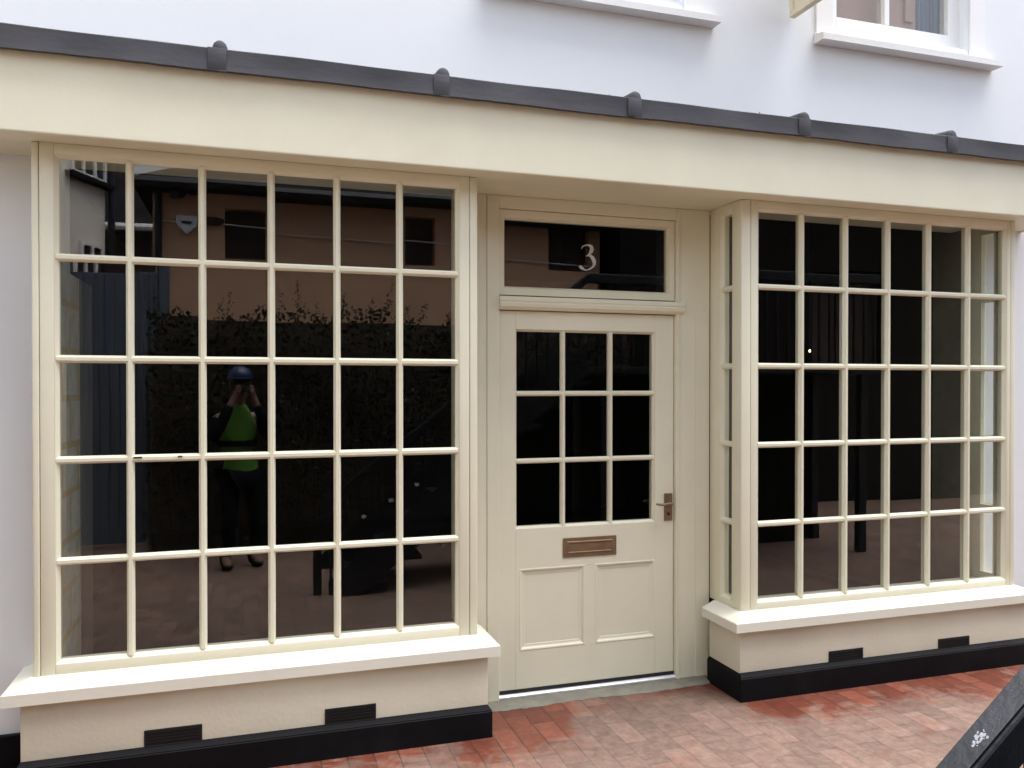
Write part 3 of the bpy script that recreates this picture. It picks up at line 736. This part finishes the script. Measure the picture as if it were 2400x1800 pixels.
for k in range(15000):
    x = random.uniform(-.95, 4.3); z = GZ + (topz(x) - GZ) * random.random() ** .75; y = -4.36 - .16 * math.sin(x * 3 + z * 4) * .5 - random.uniform(0, .3)
    leaf(g, Vector((x, y, z)), random.uniform(.014, .034))
for k in range(38):
    x = random.uniform(-.9, 4.3); z0_ = topz(x) - .08; hh = random.uniform(.08, .32) * (1 if random.random() < .75 else 1.5); lean = random.uniform(-.25, .25)
    for q in range(int(hh * 120)):
        t = random.random(); leaf(g, Vector((x + lean * t * hh + random.gauss(0, .03 * (1.2 - t)), -4.5 + random.gauss(0, .05), z0_ + t * hh)), random.uniform(.009, .021))
fol = build(g, 'foliage', [M['leaf'], M['leaf2']], hd)
g = G()
for k in range(30):
    x = -.9 + k * .178; g.tube([(x, -4.62, GZ), (x + random.uniform(-.1, .1), -4.58, 1.1), (x + random.uniform(-.2, .2), -4.56, 2.1)], [.018, .012, .005], 5)
build(g, 'stems', M['stem'], hd)

TB = empty('tan_building', (1.6, -6, GZ), 'tan rendered building with a dark slate roof and small boarded windows', 'building')
g = G(); wall_holes(g, -1.04, 4.5, GZ, 3.84, [(-.30, .13, 3.05, 3.61), (1.70, 2.07, 3.07, 3.65), (3.75, 4.35, 3.20, 3.80)], -6.25, -6.0)
g.box(-1.04, -.8, -10, -6.251, GZ, 3.84); g.box(4.26, 4.5, -10, -6.251, GZ, 3.84); build(g, 'wall', M['tan'], TB)
g = G(); g.hexa([(-1.2, -5.72, 3.76), (4.6, -5.72, 3.76), (4.6, -10.2, 3.80), (-1.2, -10.2, 3.80), (-1.2, -5.72, 3.86), (4.6, -5.72, 3.86), (4.6, -8.2, 5.2), (1.1, -8.2, 5.2)]); build(g, 'roof', M['slate'], TB)
g = G(); g.tube([(-1.2, -5.68, 3.80), (4.6, -5.68, 3.80)], .06, 8); g.tube([(-.98, -5.95, GZ), (-.98, -5.95, 3.75)], .04, 8); build(g, 'gutter', M['rail'], TB)
for i, (a, b, c, d) in enumerate(((-.30, .13, 3.05, 3.61), (1.70, 2.07, 3.07, 3.65), (3.75, 4.35, 3.20, 3.80))):
    g = G(); g.box(a, b, -6.2, -6.16, c, d); g.box((a + b) / 2 - .02, (a + b) / 2 + .02, -6.159, -6.14, c, d); build(g, 'window', M['timber'], TB)
g = G(); g.tube([(-1.0, -5.97, 3.452), (.4, -5.97, 3.40), (2.0, -5.97, 3.345), (4.4, -5.97, 3.27)], .006, 6); build(g, 'cable', M['alarm'], TB)
al = empty('alarm_box', (-.69, -6, 3.36), 'white bell shaped alarm box on the tan wall left of its windows', 'alarm box')
g = G(); g.prism([(-.11, .09), (.11, .09), (.10, -.02), (0, -.11), (-.10, -.02)], lambda u, v, t: (-.69 + u, t, 3.42 + v), -5.998, -5.92); build(g, 'case', M['alarm'], al)
g = G(); g.box(-.74, -.64, -5.919, -5.912, 3.42, 3.45); build(g, 'lens', M['helmet'], al)
sc = empty('security_camera', (-.78, -6, 3.72), 'dark tube shaped security camera under the eaves at the left end of the tan wall', 'security camera')
g = G(); g.tube([(-.80, -5.62, 3.66), (-.74, -5.90, 3.74)], .045, 12); build(g, 'camera_body', M['rail'], sc, smooth=50)
g = G(); g.tube([(-.76, -5.82, 3.75), (-.76, -5.998, 3.78)], .02, 8); build(g, 'bracket', M['rail'], sc)
bl = G(); bl.ell((-.43, -5.95, 3.45), .13, .048, .05, 16, 8); tag(build(bl, 'bulkhead_light', M['timber'], smooth=60), 'dark oval bulkhead light on the tan wall beside the alarm box', 'lamp')

# dark timber-clad block behind the stair
DB = empty('dark_clad_building', (9, -5.6, GZ), 'tall dark timber clad building behind the metal staircase', 'building')
g = G(); wall_holes(g, 4.62, 13, GZ, 4.35, [(7.2, 8.4, 1.9, 3.2), (10.2, 11.4, 1.9, 3.2)], -6.0, -5.6); g.box(4.62, 5., -12, -6.001, GZ, 4.35); build(g, 'wall', M['boards'], DB)
g = G(); g.box(4.4, 13.2, -12, -5.35, 4.35, 4.5); build(g, 'roof', M['slate'], DB)
for a in (7.2, 10.2):
    g = G(); g.box(a, a + 1.2, -5.9, -5.85, 1.9, 3.2); g.box(a + .58, a + .62, -5.849, -5.82, 1.9, 3.2); build(g, 'window', M['timber'], DB)

# pale building on the left: its flank runs towards the shop
A0 = Vector((-2.02, -9.0, 0)); dr = Vector((-.33, .7, 0)).normalized(); nr = Vector((dr.y, -dr.x, 0))       # nr faces the yard (+x side)
def fl(s, dep, z): q = A0 + dr * s + nr * dep; return (q.x, q.y, z)
def fbox(g, s0, s1, d0, d1, z0, z1):
    g.hexa([fl(s0, d0, z0), fl(s1, d0, z0), fl(s1, d1, z0), fl(s0, d1, z0), fl(s0, d0, z1), fl(s1, d0, z1), fl(s1, d1, z1), fl(s0, d1, z1)])
PB = empty('pale_building', tuple(A0 + Vector((0, 0, GZ))), 'pale rendered building with white framed windows at the left side of the yard', 'building')
g = G(); fbox(g, 0, 5.5, -5, 0, GZ, 6.3); build(g, 'wall', M['pale'], PB)
g = G(); fbox(g, -.15, 5.65, -5.2, .15, 6.3, 6.5); build(g, 'roof', M['slate'], PB)
def pwin(s0, s1, z0, z1, nl):
    g = G(); f = .045
    fbox(g, s0, s0 + f, .001, .05, z0, z1); fbox(g, s1 - f, s1, .001, .05, z0, z1); fbox(g, s0 + f, s1 - f, .001, .049, z0, z0 + f); fbox(g, s0 + f, s1 - f, .001, .049, z1 - f, z1)
    for i in range(1, nl):
        c = s0 + (s1 - s0) * i / nl; fbox(g, c - .025, c + .025, .001, .048, z0 + f, z1 - f)
    w = build(g, 'window', M['white'], PB); g = G(); fbox(g, s0 + f, s1 - f, .0012, .02, z0 + f, z1 - f); build(g, 'pane', M['rubber'], w)
    g = G(); fbox(g, s0 - .08, s1 + .08, .001, .12, z0 - .07, z0 - .002); build(g, 'sill', M['slate'], w)
pwin(.02, .74, 4.47, 5.6, 3); pwin(.09, .56, 2.75, 3.6, 2); pwin(1.5, 2.6, 4.47, 5.6, 3); pwin(1.6, 2.5, 2.75, 3.6, 2)
g = G(); g.tube([fl(-.06, .06, GZ), fl(-.06, .06, 6.2)], .05, 8); build(g, 'drainpipe', M['rail'], PB)

HB = empty('brick_house', (-2.1, -11, GZ), 'dark brick house with a slate roof in the gap between the pale and tan buildings', 'building')
g = G(); g.box(-5, -.6, -15, -11, GZ, 4.25); build(g, 'wall', M['brick'], HB)
g = G(); g.hexa([(-5.1, -10.8, 4.25), (-.5, -10.8, 4.25), (-.5, -15.2, 4.25), (-5.1, -15.2, 4.25), (-5.1, -12.9, 5.7), (-.5, -12.9, 5.5), (-.5, -13.1, 5.5), (-5.1, -13.1, 5.7)]); build(g, 'roof', M['slate'], HB)
g = G(); g.tube([(-5.1, -10.75, 4.22), (-.5, -10.75, 4.22)], .06, 8); build(g, 'gutter', M['alarm'], HB)
g = G(); g.box(-2.6, -2.2, -13.2, -12.7, 5.3, 6.9); build(g, 'chimney', M['brick'], HB)
GT = empty('yard_gate', (-1.27, -5.2, GZ), 'tall blue grey boarded gate between the pale building and the tan building', 'gate')
g = G()
for k in range(8): g.box(-1.66 + k * .092, -1.66 + k * .092 + .088, -5.22, -5.19, .12, 2.76, .004)
build(g, 'boards', M['gate'], GT)
g = G(); g.box(-1.76, -1.67, -5.26, -5.16, GZ, 2.85); g.box(-.92, -.83, -5.26, -5.16, GZ, 2.85); build(g, 'post', M['gate'], GT)

# ------------------------------------------------------------------ the photographer, reflected in the left window
q = [-.0700515, -3.5923656, 1.6426646]
YAW, PITCH = .311865337, -.00753511
fw = Vector((math.sin(YAW), math.cos(YAW), 0)); rt = Vector((math.cos(YAW), -math.sin(YAW), 0)); UP = Vector((0, 0, 1))
cp = Vector(q)
def W(r, f, u): return cp + rt * r + fw * f + UP * u
# the camera held up: body behind the viewpoint
cam_t = empty('compact_camera', tuple(W(0, -.06, -.035)), 'black compact camera held up to the eye by the photographer', 'camera')
g = G()
def cbox(g, r0, r1, f0, f1, u0, u1, bev=.004):
    n0 = len(g.b.edges); g.hexa([W(r0, f0, u0), W(r1, f0, u0), W(r1, f1, u0), W(r0, f1, u0), W(r0, f0, u1), W(r1, f0, u1), W(r1, f1, u1), W(r0, f1, u1)])
    bmesh.ops.bevel(g.b, geom=list(g.b.edges)[n0:], offset=bev, segments=2, affect='EDGES')
cbox(g, -.055, .055, -.062, -.032, -.035, .032); build(g, 'camera_body', M['camera'], cam_t)
g = G(); g.tube([W(0, -.032, 0), W(0, -.008, 0)], .024, 20); build(g, 'lens', M['camera'], cam_t, smooth=50)

def skin_obj(name, verts, edges, radii, material, parent=None, sub=2, root=0, smooth=True):
    me = bpy.data.meshes.new(name); me.from_pydata([tuple(v) for v in verts], edges, []); me.update()
    o = bpy.data.objects.new(name, me); COL.objects.link(o)
    md = o.modifiers.new('skin', 'SKIN'); md.use_smooth_shade = True; md.branch_smoothing = .6
    if not me.skin_vertices: 
        bpy.context.view_layer.objects.active = o
    for i, r_ in enumerate(radii):
        sv = me.skin_vertices[0].data[i]; sv.radius = r_ if isinstance(r_, tuple) else (r_, r_); sv.use_root = (i == root)
    o.modifiers.new('sub', 'SUBSURF').levels = sub; o.modifiers[-1].render_levels = sub
    dg = bpy.context.evaluated_depsgraph_get(); dg.update()
    m2 = bpy.data.meshes.new_from_object(o.evaluated_get(dg)); bpy.data.objects.remove(o)
    m2.materials.clear(); m2.materials.append(material)
    for p in m2.polygons: p.use_smooth = True
    m2.name = name
    return link(name, m2, parent)

FB = -.20                                         # how far the body axis stands behind the viewpoint
gz = GZ - cp.z
def J(r, f, u): return W(r, FB + f, u)
# joints in (right, forward, up from the eye line)
jt = dict(pelvis=(0, -.06, -.72), waist=(0, -.05, -.54), chest=(0, -.03, -.33), necb=(0, -.02, -.18), neck=(0, .0, -.11), headb=(0, .025, -.05), head=(0, .035, .04), crown=(0, .03, .105),
          sl=(-.17, -.03, -.24), sr=(.17, -.03, -.24), el=(-.25, .09, -.44), er=(.25, .09, -.44), wl=(-.085, .135, -.08), wr=(.085, .135, -.08),
          hl=(-.10, -.05, -.78), hr=(.10, -.05, -.78), kl=(-.11, .01, gz + .50), kr=(.12, .0, gz + .50), al=(-.11, -.05, gz + .09), ar=(.13, -.06, gz + .09), tl=(-.12, .09, gz + .035), tr=(.16, .08, gz + .035))
nm = list(jt); ix = {n_: i for i, n_ in enumerate(nm)}
ed = [('pelvis', 'waist'), ('waist', 'chest'), ('chest', 'necb'), ('necb', 'neck'), ('neck', 'headb'), ('headb', 'head'), ('head', 'crown'), ('chest', 'sl'), ('chest', 'sr'), ('sl', 'el'), ('sr', 'er'), ('el', 'wl'), ('er', 'wr'),
      ('pelvis', 'hl'), ('pelvis', 'hr'), ('hl', 'kl'), ('hr', 'kr'), ('kl', 'al'), ('kr', 'ar'), ('al', 'tl'), ('ar', 'tr')]
rad = dict(pelvis=(.14, .10), waist=(.13, .095), chest=(.15, .10), necb=(.07, .06), neck=.052, headb=(.06, .07), head=(.072, .088), crown=(.05, .06), sl=.058, sr=.058, el=.042, er=.042, wl=.028, wr=.028,
           hl=.088, hr=.088, kl=.056, kr=.056, al=.04, ar=.04, tl=.038, tr=.038)
verts = [J(*jt[n_]) for n_ in nm]; radii = [rad[n_] for n_ in nm]; edges = [(ix[a], ix[b]) for a, b in ed]
# hands: palm, four unequal fingers wrapped over the camera's front, thumb behind
def addv(v, r_): verts.append(v); radii.append(r_); return len(verts) - 1
for s, wn in ((-1, 'wl'), (1, 'wr')):
    palm = addv(W(s * .072, -.050, -.035), (.022, .016)); edges.append((ix[wn], palm))
    kn = addv(W(s * .068, -.040, -.004), (.020, .014)); edges.append((palm, kn))
    for k, (u, ln) in enumerate(((.026, .052), (.008, .058), (-.010, .054), (-.027, .044))):
        a_ = addv(W(s * .066, -.030, u), .0088); edges.append((kn, a_))
        b_ = addv(W(s * (.066 - ln * .25), -.022, u - .002), .0082); edges.append((a_, b_))
        c_ = addv(W(s * (.066 - ln * .65), -.023, u - .004), .0074); edges.append((b_, c_))
    t1 = addv(W(s * .060, -.068, -.040), .0105); t2 = addv(W(s * .044, -.072, -.030), .009); edges += [(palm, t1), (t1, t2)]
PH = empty('photographer', tuple(J(0, 0, gz)), 'person in a bright green jacket and blue helmet holding a camera to the face', 'person')
PH.name = 'person'; OFF['person'] = OFF['photographer']
skin_obj('body', verts, edges, radii, M['skin'], PH, 2, ix['pelvis'])
def part(name, sub_n, sub_e, k, material, extra=None):
    n2 = list(sub_n); v2 = [J(*jt[a]) for a in n2]; r2 = [tuple(x * k + .006 for x in (rad[a] if isinstance(rad[a], tuple) else (rad[a], rad[a]))) for a in n2]
    i2 = {a: i for i, a in enumerate(n2)}
    return skin_obj(name, v2, [(i2[a], i2[b]) for a, b in sub_e], r2, material, PH, 2)
rad.update(necb=(.10, .09), sl=.078, sr=.078, chest=(.158, .115), neck=.062)
jt['hem'] = (0, -.06, -.86); rad['hem'] = (.165, .125)
part('jacket', ['hem', 'pelvis', 'waist', 'chest', 'necb', 'neck', 'sl', 'sr'], [('necb', 'neck'), ('hem', 'pelvis'), ('pelvis', 'waist'), ('waist', 'chest'), ('chest', 'necb'), ('chest', 'sl'), ('chest', 'sr')], 1.14, M['hivis'])
jt2 = dict(jt)
for s, a, b, c in ((-1, 'sl', 'el', 'wl'), (1, 'sr', 'er', 'wr')):
    pa_, pb_, pc_ = J(*jt[a]), J(*jt[b]), J(*jt[c]); pc_ = pb_.lerp(pc_, .86)
    skin_obj('sleeve', [pa_, pb_, pc_], [(0, 1), (1, 2)], [(.07, .07), (.055, .055), (.042, .042)], M['navy'], PH, 2)
part('trousers', ['pelvis', 'hl', 'hr', 'kl', 'kr', 'al', 'ar'], [('pelvis', 'hl'), ('pelvis', 'hr'), ('hl', 'kl'), ('hr', 'kr'), ('kl', 'al'), ('kr', 'ar')], 1.12, M['navy'])
for a, t in (('al', 'tl'), ('ar', 'tr')):
    pa_, pt = J(*jt[a]), J(*jt[t]); skin_obj('boot', [pa_ + UP * .06, pa_ - UP * .04, pt], [(0, 1), (1, 2)], [(.05, .05), (.05, .045), (.045, .036)], M['boot'], PH, 2)
# face: nose, brow, ears, mouth
hc = J(*jt['head'])
def FW(r, f, u): return hc + rt * r + fw * f + UP * u
g = G(); g.tube([FW(0, .085, .010), FW(0, .100, -.020), FW(0, .092, -.030)], [.008, .013, .009], 8); build(g, 'nose', M['skin'], PH, smooth=60)
for s in (-1, 1):
    g = G(); g.ell(FW(s * .083, .0, -.01), .010, .018, .030, 10, 8); build(g, 'ear', M['skin'], PH, smooth=60)
for s in (-1, 1):
    g = G(); g.ell(FW(s * .031, .084, .012), .011, .008, .007, 10, 6); build(g, 'eye', M['hair'], PH, smooth=60)
g = G(); g.tube([FW(-.022, .084, -.052), FW(0, .090, -.050), FW(.022, .084, -.052)], .004, 6)
build(g, 'mouth', M['hair'], PH, smooth=60)
g = G(); g.ell(FW(0, -.012, .005), .086, .094, .085, 18, 12); build(g, 'hair', M['hair'], PH, smooth=60)
g = G(); g.ell(FW(0, .0, .062), .104, .118, .095, 20, 14, zmin=FW(0, 0, .045).z); 
g.ell(FW(0, .04, .047), .108, .135, .008, 20, 6)
build(g, 'helmet', M['helmet'], PH, smooth=60)
# reflective bands on the jacket
g = G()
for u in (-.47,):
    n = 28; Aq = []
    for k in range(n):
        t = 2 * math.pi * k / n; Aq.append([g.b.verts.new(J(.172 * math.cos(t), -.05 + .138 * math.sin(t), u + d_)) for d_ in (-.025, .025)])
    for k in range(n): p_, r_ = Aq[k], Aq[(k + 1) % n]; g.b.faces.new((p_[0], r_[0], r_[1], p_[1]))
build(g, 'waist_band', M['navy'], PH, smooth=60)

# ------------------------------------------------------------------ light, sky, camera
w = bpy.data.worlds.new('World'); S.world = w; w.use_nodes = True
nt = w.node_tree; bg = nt.nodes['Background']
sky = nt.nodes.new('ShaderNodeTexSky'); sky.sky_type = 'NISHITA'; sky.sun_disc = False
EL, ROT = R(74), R(66)
sky.sun_elevation = EL; sky.sun_rotation = ROT; sky.air_density = 1.; sky.dust_density = 4.; sky.ozone_density = 1.
hs = nt.nodes.new('ShaderNodeHueSaturation'); hs.inputs['Saturation'].default_value = .5; hs.inputs['Value'].default_value = 1.
nt.links.new(sky.outputs[0], hs.inputs['Color']); nt.links.new(hs.outputs[0], bg.inputs['Color']); bg.inputs['Strength'].default_value = .13
sd = bpy.data.lights.new('sun', 'SUN'); sd.energy = 2.3; sd.angle = R(66); sd.color = (1, .98, .955)
so = bpy.data.objects.new('sun', sd); COL.objects.link(so)
dirv = Vector((math.sin(ROT) * math.cos(EL), math.cos(ROT) * math.cos(EL), math.sin(EL)))
so.rotation_euler = dirv.to_track_quat('Z', 'Y').to_euler(); so.location = (0, -6, 12)

cd = bpy.data.cameras.new('camera'); cd.lens = 1914.58123 / 2400 * 36; cd.sensor_width = 36; cd.sensor_fit = 'HORIZONTAL'; cd.clip_start = .005; cd.clip_end = 500
cd.shift_y = 21.18 / 2400
co = bpy.data.objects.new('view_camera', cd); COL.objects.link(co); co.location = cp
co.rotation_euler = (math.pi / 2 + PITCH, 0, -YAW)
S.camera = co
S.view_settings.view_transform = 'Standard'; S.view_settings.look = 'None'; S.view_settings.gamma = 1; S.view_settings.use_curve_mapping = False
S.view_settings.exposure = 1.86
